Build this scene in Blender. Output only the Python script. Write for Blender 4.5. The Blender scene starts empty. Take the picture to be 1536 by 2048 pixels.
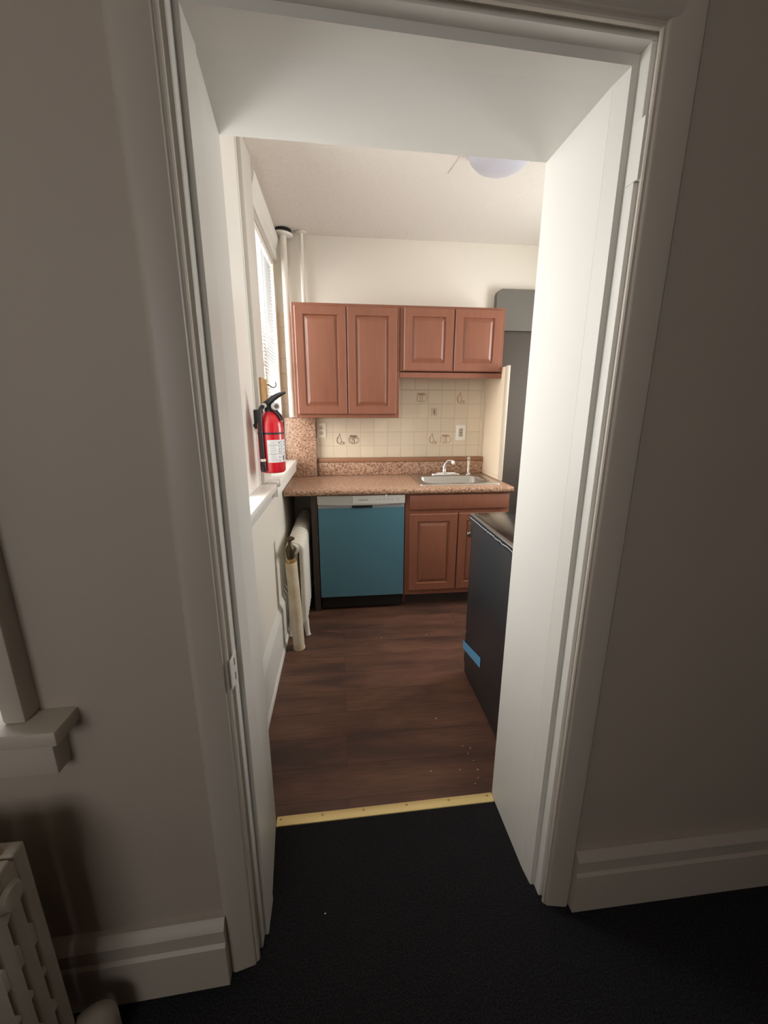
import bpy, bmesh, math, random
from mathutils import Vector, Matrix
random.seed(7)
S = bpy.context.scene
COL = S.collection
PI = math.pi

# ------------------------------------------------------------------ helpers
def lin(r, g, b):
    f = lambda c: (c / 255 / 12.92) if c / 255 <= 0.04045 else ((c / 255 + 0.055) / 1.055) ** 2.4
    return (f(r), f(g), f(b), 1)

class MB:
    """collects shapes in world coordinates, then links them as ONE mesh"""
    def __init__(s):
        s.bm = bmesh.new()
    def _finish(s, new, bevel, seg):
        if bevel > 0:
            es = list({e for v in new for e in v.link_edges})
            bmesh.ops.bevel(s.bm, geom=es, offset=bevel, segments=seg, profile=0.5, affect='EDGES', clamp_overlap=True)
    def box(s, x0, x1, y0, y1, z0, z1, bevel=0, seg=2):
        vs = [s.bm.verts.new((x, y, z)) for x in (x0, x1) for y in (y0, y1) for z in (z0, z1)]
        for f in ((0, 1, 3, 2), (4, 6, 7, 5), (0, 4, 5, 1), (2, 3, 7, 6), (0, 2, 6, 4), (1, 5, 7, 3)):
            s.bm.faces.new([vs[i] for i in f])
        s._finish(vs, bevel, seg)
        return s
    def prism(s, pts, z0, z1, bevel=0, seg=2):
        """plan polygon [(x,y)] pulled up from z0 to z1"""
        a = [s.bm.verts.new((x, y, z0)) for x, y in pts]
        b = [s.bm.verts.new((x, y, z1)) for x, y in pts]
        n = len(pts)
        s.bm.faces.new(a[::-1]); s.bm.faces.new(b)
        for i in range(n):
            s.bm.faces.new((a[i], a[(i + 1) % n], b[(i + 1) % n], b[i]))
        s._finish(a + b, bevel, seg)
        return s
    def loft(s, A, B, cap=True):
        """two rings of 3-D points joined"""
        a = [s.bm.verts.new(p) for p in A]; b = [s.bm.verts.new(p) for p in B]
        n = len(A)
        if cap:
            s.bm.faces.new(a[::-1]); s.bm.faces.new(b)
        for i in range(n):
            s.bm.faces.new((a[i], a[(i + 1) % n], b[(i + 1) % n], b[i]))
        return s
    def rings(s, rs, cap=True, closed=False):
        R = [[s.bm.verts.new(p) for p in r] for r in rs]
        n = len(rs[0]); m = len(R)
        for k in range(m if closed else m - 1):
            a, b = R[k], R[(k + 1) % m]
            for i in range(n):
                s.bm.faces.new((a[i], a[(i + 1) % n], b[(i + 1) % n], b[i]))
        if cap and not closed:
            s.bm.faces.new(R[0][::-1]); s.bm.faces.new(R[-1])
        return s
    def lathe(s, prof, c=(0, 0, 0), axis=(0, 0, 1), n=32):
        """profile [(radius, height)] turned about an axis through c"""
        q = Vector((0, 0, 1)).rotation_difference(Vector(axis).normalized())
        rs = []
        for r, h in prof:
            rs.append([Vector(c) + q @ Vector((max(r, 1e-5) * math.cos(2 * PI * i / n), max(r, 1e-5) * math.sin(2 * PI * i / n), h)) for i in range(n)])
        return s.rings(rs)
    def cyl(s, p, q, r, n=20, r2=None):
        p, q = Vector(p), Vector(q)
        return s.lathe([(r, 0), (r if r2 is None else r2, (q - p).length)], p, q - p, n)
    def tube(s, pts, r, n=12, closed=False, flat=None):
        """tube along points; flat=(ra, rb, normal) gives an elliptical section (ra in the plane, rb along normal)"""
        P = [Vector(p) for p in pts]; m = len(P); rs = []
        up = None
        for i in range(m):
            a = P[(i - 1) % m] if (closed or i > 0) else P[i]
            b = P[(i + 1) % m] if (closed or i < m - 1) else P[i]
            t = (b - a).normalized()
            if flat:
                nn = Vector(flat[2]).normalized(); u = t.cross(nn).normalized()
                ra, rb = flat[0], flat[1]
            else:
                if up is None:
                    up = Vector((0, 0, 1)) if abs(t.z) < 0.9 else Vector((1, 0, 0))
                u = t.cross(up).normalized(); nn = u.cross(t).normalized(); up = nn
                ra = rb = r[i] if isinstance(r, (list, tuple)) else r
            rs.append([P[i] + u * ra * math.cos(2 * PI * k / n) + nn * rb * math.sin(2 * PI * k / n) for k in range(n)])
        return s.rings(rs, True, closed)
    def ball(s, c, r, sx=1, sy=1, sz=1, sub=2):
        m = Matrix.Translation(c) @ Matrix.Diagonal((sx, sy, sz, 1))
        bmesh.ops.create_icosphere(s.bm, subdivisions=sub, radius=r, matrix=m)
        return s
    def build(s, name, mat, parent=None, smooth=True, angle=35, origin=None):
        bmesh.ops.recalc_face_normals(s.bm, faces=s.bm.faces)
        root = parent
        L = Vector((0, 0, 0))
        if parent is not None:
            L = Vector(parent['base'])
        elif origin is not None:
            L = Vector(origin)
        for v in s.bm.verts:
            v.co -= L
        me = bpy.data.meshes.new(name)
        s.bm.to_mesh(me); s.bm.free()
        if smooth:
            me.polygons.foreach_set('use_smooth', [True] * len(me.polygons))
            me.set_sharp_from_angle(angle=math.radians(angle))
        for m in (mat if isinstance(mat, (list, tuple)) else [mat]):
            me.materials.append(m)
        o = bpy.data.objects.new(name, me); COL.objects.link(o)
        o['base'] = list(L)
        if parent is not None:
            o.parent = parent
        else:
            o.location = L
        return o

def tag(o, label, cat, group=None):
    o['label'] = label; o['category'] = cat
    if group: o['group'] = group
    return o
def struct(o):
    o['kind'] = 'structure'
    return o
def thing(name, loc, label, cat, group=None):
    o = bpy.data.objects.new(name, None); COL.objects.link(o)
    o.location = loc; o['base'] = list(loc); o.empty_display_size = 0.05
    return tag(o, label, cat, group)

# ------------------------------------------------------------------ materials
def mat(name, col, rough=0.5, metal=0.0, spec=0.5, bump=None, mottle=None, coat=0.0, transmission=0):
    """bump=(scale, strength, distance); mottle=(scale, colour2, low, high)"""
    m = bpy.data.materials.new(name); m.use_nodes = True
    nt = m.node_tree; b = nt.nodes['Principled BSDF']
    b.inputs['Base Color'].default_value = col
    b.inputs['Roughness'].default_value = rough
    b.inputs['Metallic'].default_value = metal
    b.inputs['Specular IOR Level'].default_value = spec
    b.inputs['Coat Weight'].default_value = coat
    b.inputs['Transmission Weight'].default_value = transmission
    tc = None
    if bump or mottle:
        tc = nt.nodes.new('ShaderNodeTexCoord')
    if bump:
        n = nt.nodes.new('ShaderNodeTexNoise'); n.inputs['Scale'].default_value = bump[0]; n.inputs['Detail'].default_value = 5
        nt.links.new(tc.outputs['Object'], n.inputs['Vector'])
        bp = nt.nodes.new('ShaderNodeBump'); bp.inputs['Strength'].default_value = bump[1]; bp.inputs['Distance'].default_value = bump[2]
        nt.links.new(n.outputs['Fac'], bp.inputs['Height']); nt.links.new(bp.outputs['Normal'], b.inputs['Normal'])
    if mottle:
        n = nt.nodes.new('ShaderNodeTexNoise'); n.inputs['Scale'].default_value = mottle[0]; n.inputs['Detail'].default_value = 6
        nt.links.new(tc.outputs['Object'], n.inputs['Vector'])
        r = nt.nodes.new('ShaderNodeValToRGB'); r.color_ramp.elements[0].position = mottle[2]; r.color_ramp.elements[1].position = mottle[3]
        r.color_ramp.elements[0].color = col; r.color_ramp.elements[1].color = mottle[1]
        nt.links.new(n.outputs['Fac'], r.inputs['Fac']); nt.links.new(r.outputs['Color'], b.inputs['Base Color'])
    return m

M = {}
M['trim'] = mat('trim_paint', (0.73, 0.71, 0.66, 1), 0.38, bump=(26, 0.12, 0.004))
M['plaster'] = mat('passage_plaster', (0.71, 0.70, 0.66, 1), 0.5, bump=(22, 0.15, 0.004))
M['kwall'] = mat('kitchen_wall_paint', (0.76, 0.72, 0.64, 1), 0.6, bump=(30, 0.15, 0.004))
M['ceil'] = mat('ceiling_stucco', (0.74, 0.70, 0.64, 1), 0.8, bump=(38, 0.5, 0.008))
M['lwall'] = mat('taupe_wall_paint', (0.43, 0.37, 0.31, 1), 0.6, bump=(60, 0.1, 0.002))
M['ltrim'] = mat('living_trim_paint', (0.50, 0.445, 0.38, 1), 0.45, bump=(30, 0.1, 0.003))
M['sill'] = mat('gloss_white_paint', (0.85, 0.84, 0.80, 1), 0.3, bump=(26, 0.1, 0.003))
M['carpet'] = mat('black_carpet', (0.016, 0.016, 0.018, 1), 0.95, spec=0.15, bump=(420, 1.0, 0.006), mottle=(260, (0.045, 0.044, 0.048, 1), 0.42, 0.7))
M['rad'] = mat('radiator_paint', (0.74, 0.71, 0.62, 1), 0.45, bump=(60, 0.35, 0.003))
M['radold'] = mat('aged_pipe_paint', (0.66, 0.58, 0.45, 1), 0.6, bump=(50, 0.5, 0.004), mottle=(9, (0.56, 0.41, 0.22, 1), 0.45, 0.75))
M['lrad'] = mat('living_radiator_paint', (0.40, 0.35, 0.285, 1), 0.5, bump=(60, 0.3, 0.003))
M['brass_dark'] = mat('tarnished_brass', (0.10, 0.075, 0.045, 1), 0.45, 0.8)
M['brass_old'] = mat('old_brass', (0.55, 0.35, 0.14, 1), 0.4, 0.7)
M['gold'] = mat('gold_anodised', (0.93, 0.72, 0.32, 1), 0.42, 0.25, bump=(200, 0.15, 0.001))
M['chrome'] = mat('chrome', (0.85, 0.85, 0.86, 1), 0.12, 1.0)
M['steel'] = mat('brushed_steel', (0.60, 0.58, 0.55, 1), 0.28, 1.0, bump=(140, 0.08, 0.001))
M['black'] = mat('black_plastic', (0.012, 0.012, 0.013, 1), 0.4)
M['rubber'] = mat('black_rubber', (0.02, 0.017, 0.02, 1), 0.5)
M['void'] = mat('black_kick_and_shade', (0.006, 0.005, 0.005, 1), 0.8)
M['red'] = mat('red_enamel', (0.62, 0.012, 0.025, 1), 0.28, coat=0.4)
M['paper'] = mat('label_paper', (0.80, 0.80, 0.80, 1), 0.6)
M['ink'] = mat('label_ink', (0.10, 0.10, 0.10, 1), 0.7)
M['grey_ink'] = mat('pale_ink', (0.42, 0.44, 0.46, 1), 0.7)
M['plate'] = mat('outlet_plate', (0.82, 0.80, 0.73, 1), 0.35)
M['plate_old'] = mat('old_outlet_plate', (0.78, 0.71, 0.58, 1), 0.4)
M['outlet_dark'] = mat('outlet_face', (0.52, 0.42, 0.32, 1), 0.45)
M['slot'] = mat('outlet_slot', (0.12, 0.09, 0.07, 1), 0.6)
M['film'] = mat('blue_film', (0.080, 0.20, 0.26, 1), 0.35, coat=0.25, bump=(4, 0.25, 0.01))
M['silver'] = mat('silver_panel', (0.46, 0.46, 0.43, 1), 0.4, 0.15)
M['silver_l'] = mat('pale_silver_panel', (0.62, 0.62, 0.58, 1), 0.35, 0.1)
M['silver_d'] = mat('grip_shadow_grey', (0.30, 0.31, 0.32, 1), 0.4, 0.3)
M['stove'] = mat('black_enamel', (0.024, 0.024, 0.026, 1), 0.36, bump=(7, 0.05, 0.004))
M['glass_top'] = mat('black_glass', (0.012, 0.012, 0.013, 1), 0.16)
M['edge_metal'] = mat('cooktop_edge', (0.32, 0.31, 0.30, 1), 0.3, 0.8)
M['tape'] = mat('blue_tape', (0.11, 0.33, 0.56, 1), 0.55)
M['dome'] = mat('frosted_glass', (0.55, 0.555, 0.62, 1), 0.35)
M['cream'] = mat('cream_laminate', (0.86, 0.72, 0.54, 1), 0.4)
M['cream_edge'] = mat('cream_edge_trim', (0.60, 0.52, 0.42, 1), 0.4)
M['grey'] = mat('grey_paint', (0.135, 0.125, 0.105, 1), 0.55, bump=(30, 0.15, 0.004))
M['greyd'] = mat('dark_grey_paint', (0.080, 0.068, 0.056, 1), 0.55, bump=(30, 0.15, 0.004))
M['rawwood'] = mat('bare_wood', (0.52, 0.32, 0.14, 1), 0.65, mottle=(30, (0.42, 0.25, 0.10, 1), 0.4, 0.7))
M['slat'] = mat('blind_slat_backlit', (0.16, 0.16, 0.16, 1), 0.45)  # white slats coloured dark grey to stand in for their backlit shade
M['motif'] = mat('tile_print', (0.36, 0.22, 0.13, 1), 0.4)
M['motif_d'] = mat('tile_print_dark', (0.20, 0.13, 0.08, 1), 0.4)
M['crumb'] = mat('white_crumb', (0.75, 0.70, 0.62, 1), 0.7)
M['brown_trim'] = mat('brown_trim_wood', (0.30, 0.145, 0.075, 1), 0.45)
M['darkwood'] = mat('dark_end_panel', (0.055, 0.038, 0.032, 1), 0.6)
M['gauge'] = mat('gauge_face', (0.62, 0.62, 0.60, 1), 0.3)

def cherry(name, base, dark, grain_axis):
    m = bpy.data.materials.new(name); m.use_nodes = True
    nt = m.node_tree; b = nt.nodes['Principled BSDF']
    tc = nt.nodes.new('ShaderNodeTexCoord'); mp = nt.nodes.new('ShaderNodeMapping')
    mp.inputs['Scale'].default_value = [2.5 if a == grain_axis else 34 for a in range(3)]
    n = nt.nodes.new('ShaderNodeTexNoise'); n.inputs['Scale'].default_value = 1.4; n.inputs['Detail'].default_value = 7
    r = nt.nodes.new('ShaderNodeValToRGB')
    r.color_ramp.elements[0].position = 0.3; r.color_ramp.elements[0].color = base
    r.color_ramp.elements[1].position = 0.75; r.color_ramp.elements[1].color = dark
    L = nt.links.new
    L(tc.outputs['Object'], mp.inputs['Vector']); L(mp.outputs['Vector'], n.inputs['Vector'])
    L(n.outputs['Fac'], r.inputs['Fac']); L(r.outputs['Color'], b.inputs['Base Color'])
    b.inputs['Roughness'].default_value = 0.38
    return m
M['cherry'] = cherry('cherry_veneer', (0.265, 0.102, 0.060, 1), (0.23, 0.086, 0.050, 1), 2)

def granite(name, cols, scale):
    m = bpy.data.materials.new(name); m.use_nodes = True
    nt = m.node_tree; b = nt.nodes['Principled BSDF']; L = nt.links.new
    tc = nt.nodes.new('ShaderNodeTexCoord')
    n = nt.nodes.new('ShaderNodeTexNoise'); n.inputs['Scale'].default_value = scale; n.inputs['Detail'].default_value = 3; n.inputs['Roughness'].default_value = 0.6
    v = nt.nodes.new('ShaderNodeTexVoronoi'); v.inputs['Scale'].default_value = scale * 0.9
    mx = nt.nodes.new('ShaderNodeMath'); mx.operation = 'MULTIPLY_ADD'; mx.inputs[1].default_value = 0.35; mx.inputs[2].default_value = -0.12
    ad = nt.nodes.new('ShaderNodeMath'); ad.operation = 'ADD'
    r = nt.nodes.new('ShaderNodeValToRGB'); r.color_ramp.interpolation = 'LINEAR'
    e = r.color_ramp.elements
    e[0].position = 0.34; e[0].color = cols[0]
    e[1].position = 0.70; e[1].color = cols[3]
    x = e.new(0.46); x.color = cols[1]
    x = e.new(0.56); x.color = cols[2]
    L(tc.outputs['Object'], n.inputs['Vector']); L(tc.outputs['Object'], v.inputs['Vector'])
    L(v.outputs['Distance'], mx.inputs[0]); L(mx.outputs[0], ad.inputs[0]); L(n.outputs['Fac'], ad.inputs[1])
    L(ad.outputs[0], r.inputs['Fac']); L(r.outputs['Color'], b.inputs['Base Color'])
    b.inputs['Roughness'].default_value = 0.33
    return m
M['granite'] = granite('brown_granite_laminate', ((0.11, 0.058, 0.036, 1), (0.26, 0.145, 0.090, 1), (0.40, 0.235, 0.150, 1), (0.50, 0.325, 0.225, 1)), 80)

def tiles(name, col, grout, pitch, ox, oz):
    m = bpy.data.materials.new(name); m.use_nodes = True
    nt = m.node_tree; b = nt.nodes['Principled BSDF']; L = nt.links.new
    tc = nt.nodes.new('ShaderNodeTexCoord'); sp = nt.nodes.new('ShaderNodeSeparateXYZ')
    L(tc.outputs['Object'], sp.inputs[0])
    outs = []
    cells = []
    for ax, off in (('X', ox), ('Z', oz)):
        a = nt.nodes.new('ShaderNodeMath'); a.operation = 'SUBTRACT'; a.inputs[1].default_value = off
        d = nt.nodes.new('ShaderNodeMath'); d.operation = 'DIVIDE'; d.inputs[1].default_value = pitch
        p = nt.nodes.new('ShaderNodeMath'); p.operation = 'PINGPONG'; p.inputs[1].default_value = 0.5
        f = nt.nodes.new('ShaderNodeMath'); f.operation = 'FLOOR'
        L(sp.outputs[ax], a.inputs[0]); L(a.outputs[0], d.inputs[0]); L(d.outputs[0], p.inputs[0]); L(d.outputs[0], f.inputs[0])
        outs.append(p); cells.append(f)
    mn = nt.nodes.new('ShaderNodeMath'); mn.operation = 'MINIMUM'
    L(outs[0].outputs[0], mn.inputs[0]); L(outs[1].outputs[0], mn.inputs[1])
    r = nt.nodes.new('ShaderNodeValToRGB')
    r.color_ramp.elements[0].position = 0.006; r.color_ramp.elements[0].color = grout
    r.color_ramp.elements[1].position = 0.016; r.color_ramp.elements[1].color = col
    L(mn.outputs[0], r.inputs['Fac'])
    # each tile sits at a slightly different tilt and tone
    cx = nt.nodes.new('ShaderNodeCombineXYZ'); L(cells[0].outputs[0], cx.inputs[0]); L(cells[1].outputs[0], cx.inputs[2])
    w = nt.nodes.new('ShaderNodeTexWhiteNoise'); L(cx.outputs[0], w.inputs['Vector'])
    hs = nt.nodes.new('ShaderNodeHueSaturation'); mr = nt.nodes.new('ShaderNodeMapRange')
    mr.inputs['To Min'].default_value = 0.96; mr.inputs['To Max'].default_value = 1.04
    L(w.outputs['Value'], mr.inputs['Value']); L(mr.outputs[0], hs.inputs['Value']); L(r.outputs['Color'], hs.inputs['Color'])
    L(hs.outputs['Color'], b.inputs['Base Color'])
    rr = nt.nodes.new('ShaderNodeValToRGB'); rr.color_ramp.elements[0].position = 0.008; rr.color_ramp.elements[1].position = 0.05
    L(mn.outputs[0], rr.inputs['Fac'])
    bp = nt.nodes.new('ShaderNodeBump'); bp.inputs['Strength'].default_value = 0.5; bp.inputs['Distance'].default_value = 0.002
    L(rr.outputs['Color'], bp.inputs['Height'])
    va = nt.nodes.new('ShaderNodeVectorMath'); va.operation = 'SUBTRACT'; va.inputs[1].default_value = (0.5, 0.5, 0.5)
    vs = nt.nodes.new('ShaderNodeVectorMath'); vs.operation = 'SCALE'; vs.inputs['Scale'].default_value = 0.05
    vd = nt.nodes.new('ShaderNodeVectorMath'); vd.operation = 'ADD'; vn = nt.nodes.new('ShaderNodeVectorMath'); vn.operation = 'NORMALIZE'
    L(w.outputs['Color'], va.inputs[0]); L(va.outputs[0], vs.inputs[0]); L(vs.outputs[0], vd.inputs[0]); L(bp.outputs[0], vd.inputs[1])
    L(vd.outputs[0], vn.inputs[0]); L(vn.outputs[0], b.inputs['Normal'])
    b.inputs['Roughness'].default_value = 0.12
    return m
M['tile'] = tiles('cream_tile', (0.68, 0.58, 0.44, 1), (0.50, 0.405, 0.285, 1), 0.1105, -0.048, 1.143)

def planks():
    m = bpy.data.materials.new('dark_vinyl_planks'); m.use_nodes = True
    nt = m.node_tree; b = nt.nodes['Principled BSDF']; L = nt.links.new
    tc = nt.nodes.new('ShaderNodeTexCoord')
    br = nt.nodes.new('ShaderNodeTexBrick'); br.inputs['Scale'].default_value = 1
    br.inputs['Brick Width'].default_value = 1.22; br.inputs['Row Height'].default_value = 0.152
    br.inputs['Mortar Size'].default_value = 0.0011; br.inputs['Mortar Smooth'].default_value = 0.2
    br.inputs['Color1'].default_value = (0.30, 0.30, 0.30, 1); br.inputs['Color2'].default_value = (0.8, 0.8, 0.8, 1); br.inputs['Mortar'].default_value = (0, 0, 0, 1)
    br.offset = 0.37
    L(tc.outputs['Object'], br.inputs['Vector'])
    mp = nt.nodes.new('ShaderNodeMapping'); mp.inputs['Scale'].default_value = (1.3, 5.6, 1)
    L(tc.outputs['Object'], mp.inputs['Vector'])
    # offset the grain from plank to plank
    ad = nt.nodes.new('ShaderNodeVectorMath'); ad.operation = 'ADD'
    sc = nt.nodes.new('ShaderNodeVectorMath'); sc.operation = 'SCALE'; sc.inputs['Scale'].default_value = 3.0
    L(br.outputs['Color'], sc.inputs[0]); L(mp.outputs[0], ad.inputs[0]); L(sc.outputs[0], ad.inputs[1])
    n = nt.nodes.new('ShaderNodeTexNoise'); n.inputs['Scale'].default_value = 1.5; n.inputs['Detail'].default_value = 8; n.inputs['Roughness'].default_value = 0.55; n.inputs['Distortion'].default_value = 0.5
    L(ad.outputs[0], n.inputs['Vector'])
    r = nt.nodes.new('ShaderNodeValToRGB'); e = r.color_ramp.elements
    e[0].position = 0.34; e[0].color = (0.066, 0.036, 0.027, 1)
    e[1].position = 0.66; e[1].color = (0.155, 0.074, 0.048, 1)
    x = e.new(0.50); x.color = (0.115, 0.055, 0.037, 1)
    L(n.outputs['Fac'], r.inputs['Fac'])
    mp2 = nt.nodes.new('ShaderNodeMapping'); mp2.inputs['Scale'].default_value = (5, 90, 1); L(tc.outputs['Object'], mp2.inputs['Vector'])
    n2 = nt.nodes.new('ShaderNodeTexNoise'); n2.inputs['Scale'].default_value = 1.5; n2.inputs['Detail'].default_value = 4; L(mp2.outputs[0], n2.inputs['Vector'])
    hs = nt.nodes.new('ShaderNodeHueSaturation'); mr = nt.nodes.new('ShaderNodeMapRange'); mr.inputs['From Min'].default_value = 0.3; mr.inputs['From Max'].default_value = 0.7
    mr.inputs['To Min'].default_value = 0.82; mr.inputs['To Max'].default_value = 1.2
    L(n2.outputs['Fac'], mr.inputs['Value']); L(mr.outputs[0], hs.inputs['Value']); L(r.outputs['Color'], hs.inputs['Color'])
    mx = nt.nodes.new('ShaderNodeMix'); mx.data_type = 'RGBA'; mx.inputs['B'].default_value = (0.035, 0.02, 0.014, 1)
    L(br.outputs['Fac'], mx.inputs['Factor']); L(hs.outputs['Color'], mx.inputs['A'])
    L(mx.outputs['Result'], b.inputs['Base Color'])
    bp = nt.nodes.new('ShaderNodeBump'); bp.inputs['Strength'].default_value = 0.15; bp.inputs['Distance'].default_value = 0.002
    L(n2.outputs['Fac'], bp.inputs['Height']); L(bp.outputs[0], b.inputs['Normal'])
    b.inputs['Roughness'].default_value = 0.42; b.inputs['Specular IOR Level'].default_value = 0.45
    return m
M['planks'] = planks()

def glass():
    m = bpy.data.materials.new('window_glass'); m.use_nodes = True
    nt = m.node_tree; b = nt.nodes['Principled BSDF']
    o = nt.nodes['Material Output']; t = nt.nodes.new('ShaderNodeBsdfTransparent'); g = nt.nodes.new('ShaderNodeBsdfGlossy'); g.inputs['Roughness'].default_value = 0.02
    x = nt.nodes.new('ShaderNodeMixShader'); x.inputs[0].default_value = 0.06
    nt.links.new(t.outputs[0], x.inputs[1]); nt.links.new(g.outputs[0], x.inputs[2]); nt.links.new(x.outputs[0], o.inputs[0])
    nt.nodes.remove(b)
    return m
M['glass'] = glass()

# ------------------------------------------------------------------ dimensions (camera foot = 0,0,0)
YB = 3.3245            # kitchen back wall
HC = 2.643             # kitchen ceiling
ZP = 2.05              # passage ceiling

# ------------------------------------------------------------------ shell
struct(MB().box(-0.62, 2.15, 1.15, YB + 0.1, -0.06, 0).build('floor', M['planks'], smooth=False))
struct(MB().prism([(-1.9, -1.75), (2.3, -1.75), (2.3, 0.9), (0.60, 0.9), (0.60, 1.15), (-0.30, 1.15), (-0.30, 0.9), (-1.9, 0.9)], -0.06, 0).build('floor', M['carpet'], smooth=False))
struct(MB().box(-0.70, 2.2, 1.0, YB + 0.2, HC, HC + 0.08).build('ceiling', M['ceil'], smooth=False))
struct(MB().box(-2.0, 2.4, -1.85, 1.0, 2.70, 2.78).build('ceiling', M['lwall'], smooth=False))

# wall between the two rooms, with the passage through it and a window on the left
def yl(x):  # its near face left of the doorway, slightly out of square
    return 0.772 + 0.03 * (x + 0.30)
w = MB()
w.prism([(-0.655, yl(-0.655)), (-0.268, yl(-0.268)), (-0.268, 0.915), (-0.236, 0.916), (-0.260, 1.157), (-0.60, 1.157), (-0.655, 1.0)], 0, HC + 0.06)
w.prism([(-1.95, yl(-1.95)), (-1.45, yl(-1.45)), (-1.45, 1.0), (-1.95, 1.0)], 0, 2.70)
w.prism([(-1.45, yl(-1.45)), (-0.655, yl(-0.655)), (-0.655, 1.0), (-1.45, 1.0)], 0, 0.815)
w.prism([(-1.45, yl(-1.45)), (-0.655, yl(-0.655)), (-0.655, 1.0), (-1.45, 1.0)], 2.10, 2.70)
w.prism([(0.578, 0.822), (2.35, 0.826), (2.35, 1.165), (0.60, 1.174), (0.548, 1.174), (0.551, 0.916), (0.578, 0.915)], 0, HC + 0.06)
# over the passage: near part reaches up, soffit at ZP
w.loft([(-0.262, 0.7735, 2.085), (-0.262, 0.915, 2.085), (-0.262, 0.916, ZP), (-0.262, 1.157, ZP), (-0.262, 1.157, HC + 0.06), (-0.262, 0.7735, HC + 0.06)],
       [(0.575, 0.822, 2.085), (0.575, 0.915, 2.085), (0.575, 0.916, ZP), (0.575, 1.174, ZP), (0.575, 1.174, HC + 0.06), (0.575, 0.822, HC + 0.06)])
wf = w.build('wall_front', [M['lwall'], M['plaster']], smooth=False)
for p in wf.data.polygons:
    c = p.center
    if c.y > 0.86 and c.x > -0.62: p.material_index = 1
struct(wf)

# doorway lining with stop, left, right, overhead
struct(MB().prism([(-0.268, 0.785), (-0.257, 0.785), (-0.257, 0.803), (-0.2445, 0.803), (-0.243, 0.806), (-0.243, 0.831), (-0.232, 0.833), (-0.2335, 0.9155), (-0.268, 0.9155)], 0, 2.066).build('trim_1', M['trim'], angle=25))
struct(MB().prism([(0.588, 0.822), (0.579, 0.822), (0.579, 0.839), (0.569, 0.839), (0.568, 0.842), (0.568, 0.868), (0.556, 0.870), (0.551, 0.9155), (0.588, 0.9155)], 0, 2.066).build('trim_2', M['trim'], angle=25))
struct(MB().loft([(-0.27, 0.785, 2.084), (-0.27, 0.803, 2.078), (-0.27, 0.803, 2.067), (-0.27, 0.831, 2.066), (-0.27, 0.833, 2.0495), (-0.27, 0.9155, 2.0495), (-0.27, 0.9155, 2.084)],
                 [(0.58, 0.822, 2.084), (0.58, 0.839, 2.078), (0.58, 0.839, 2.067), (0.58, 0.868, 2.066), (0.58, 0.870, 2.0495), (0.58, 0.9155, 2.0495), (0.58, 0.9155, 2.084)]).build('trim_3', M['trim'], angle=25))
# casings (flat board, bead on the inner edge, rounded outer edge)
struct(MB().prism([(-0.264, 0.790), (-0.2485, 0.790), (-0.2470, 0.787), (-0.2470, 0.781), (-0.2490, 0.7775), (-0.2530, 0.7765), (-0.2545, 0.774), (-0.256, 0.7705), (-0.260, 0.7690), (-0.303, 0.7600), (-0.310, 0.7605), (-0.316, 0.764), (-0.320, 0.769), (-0.320, 0.790)], 0, 2.18).build('trim_4', M['ltrim'], angle=28))
struct(MB().prism([(0.588, 0.828), (0.5725, 0.828), (0.5710, 0.8255), (0.5710, 0.8205), (0.5730, 0.8175), (0.5760, 0.817), (0.5770, 0.8155), (0.579, 0.8130), (0.583, 0.8110), (0.630, 0.8030), (0.637, 0.8035), (0.642, 0.807), (0.645, 0.812), (0.645, 0.828)], 0, 2.18).build('trim_5', M['ltrim'], angle=28))
def hsec(x, dy):
    return [(x, 0.790 + dy, 2.0725), (x, 0.787 + dy, 2.071), (x, 0.781 + dy, 2.071), (x, 0.7775 + dy, 2.073), (x, 0.7765 + dy, 2.077), (x, 0.7705 + dy, 2.080), (x, 0.769 + dy, 2.084), (x, 0.760 + dy, 2.164), (x, 0.764 + dy, 2.176), (x, 0.790 + dy, 2.180)]
struct(MB().loft(hsec(-0.32, 0), hsec(0.645, 0.042)).build('trim_6', M['ltrim'], angle=28))
# baseboards of the near room
def basesec(x, y):
    return [(x, y + 0.05, 0), (x, y, 0), (x, y, 0.135), (x, y + 0.007, 0.142), (x, y + 0.006, 0.150), (x, y + 0.004, 0.185), (x, y + 0.012, 0.198), (x, y + 0.022, 0.206), (x, y + 0.05, 0.208)]
struct(MB().loft(basesec(-1.9, 0.737 - 0.03 * 1.58), basesec(-0.314, 0.737)).build('baseboard_left', M['ltrim'], angle=28))
struct(MB().loft(basesec(0.645, 0.787), basesec(2.3, 0.787)).build('baseboard_right', M['ltrim'], angle=28))

# rest of the near room (behind and beside the camera)
struct(MB().box(-2.0, -1.9, -1.85, 0.80, 0, 2.7).build('wall_left', M['lwall'], smooth=False))
struct(MB().box(2.3, 2.4, -1.85, 0.83, 0, 2.7).build('wall_right', M['lwall'], smooth=False))
wl = MB()
wl.box(-2.0, -1.5, -1.85, -1.75, 0, 2.7).box(-0.4, 2.4, -1.85, -1.75, 0, 2.7).box(-1.5, -0.4, -1.85, -1.75, 0, 1.1).box(-1.5, -0.4, -1.85, -1.75, 2.4, 2.7)
struct(wl.build('wall_rear', M['lwall'], smooth=False))

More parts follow.
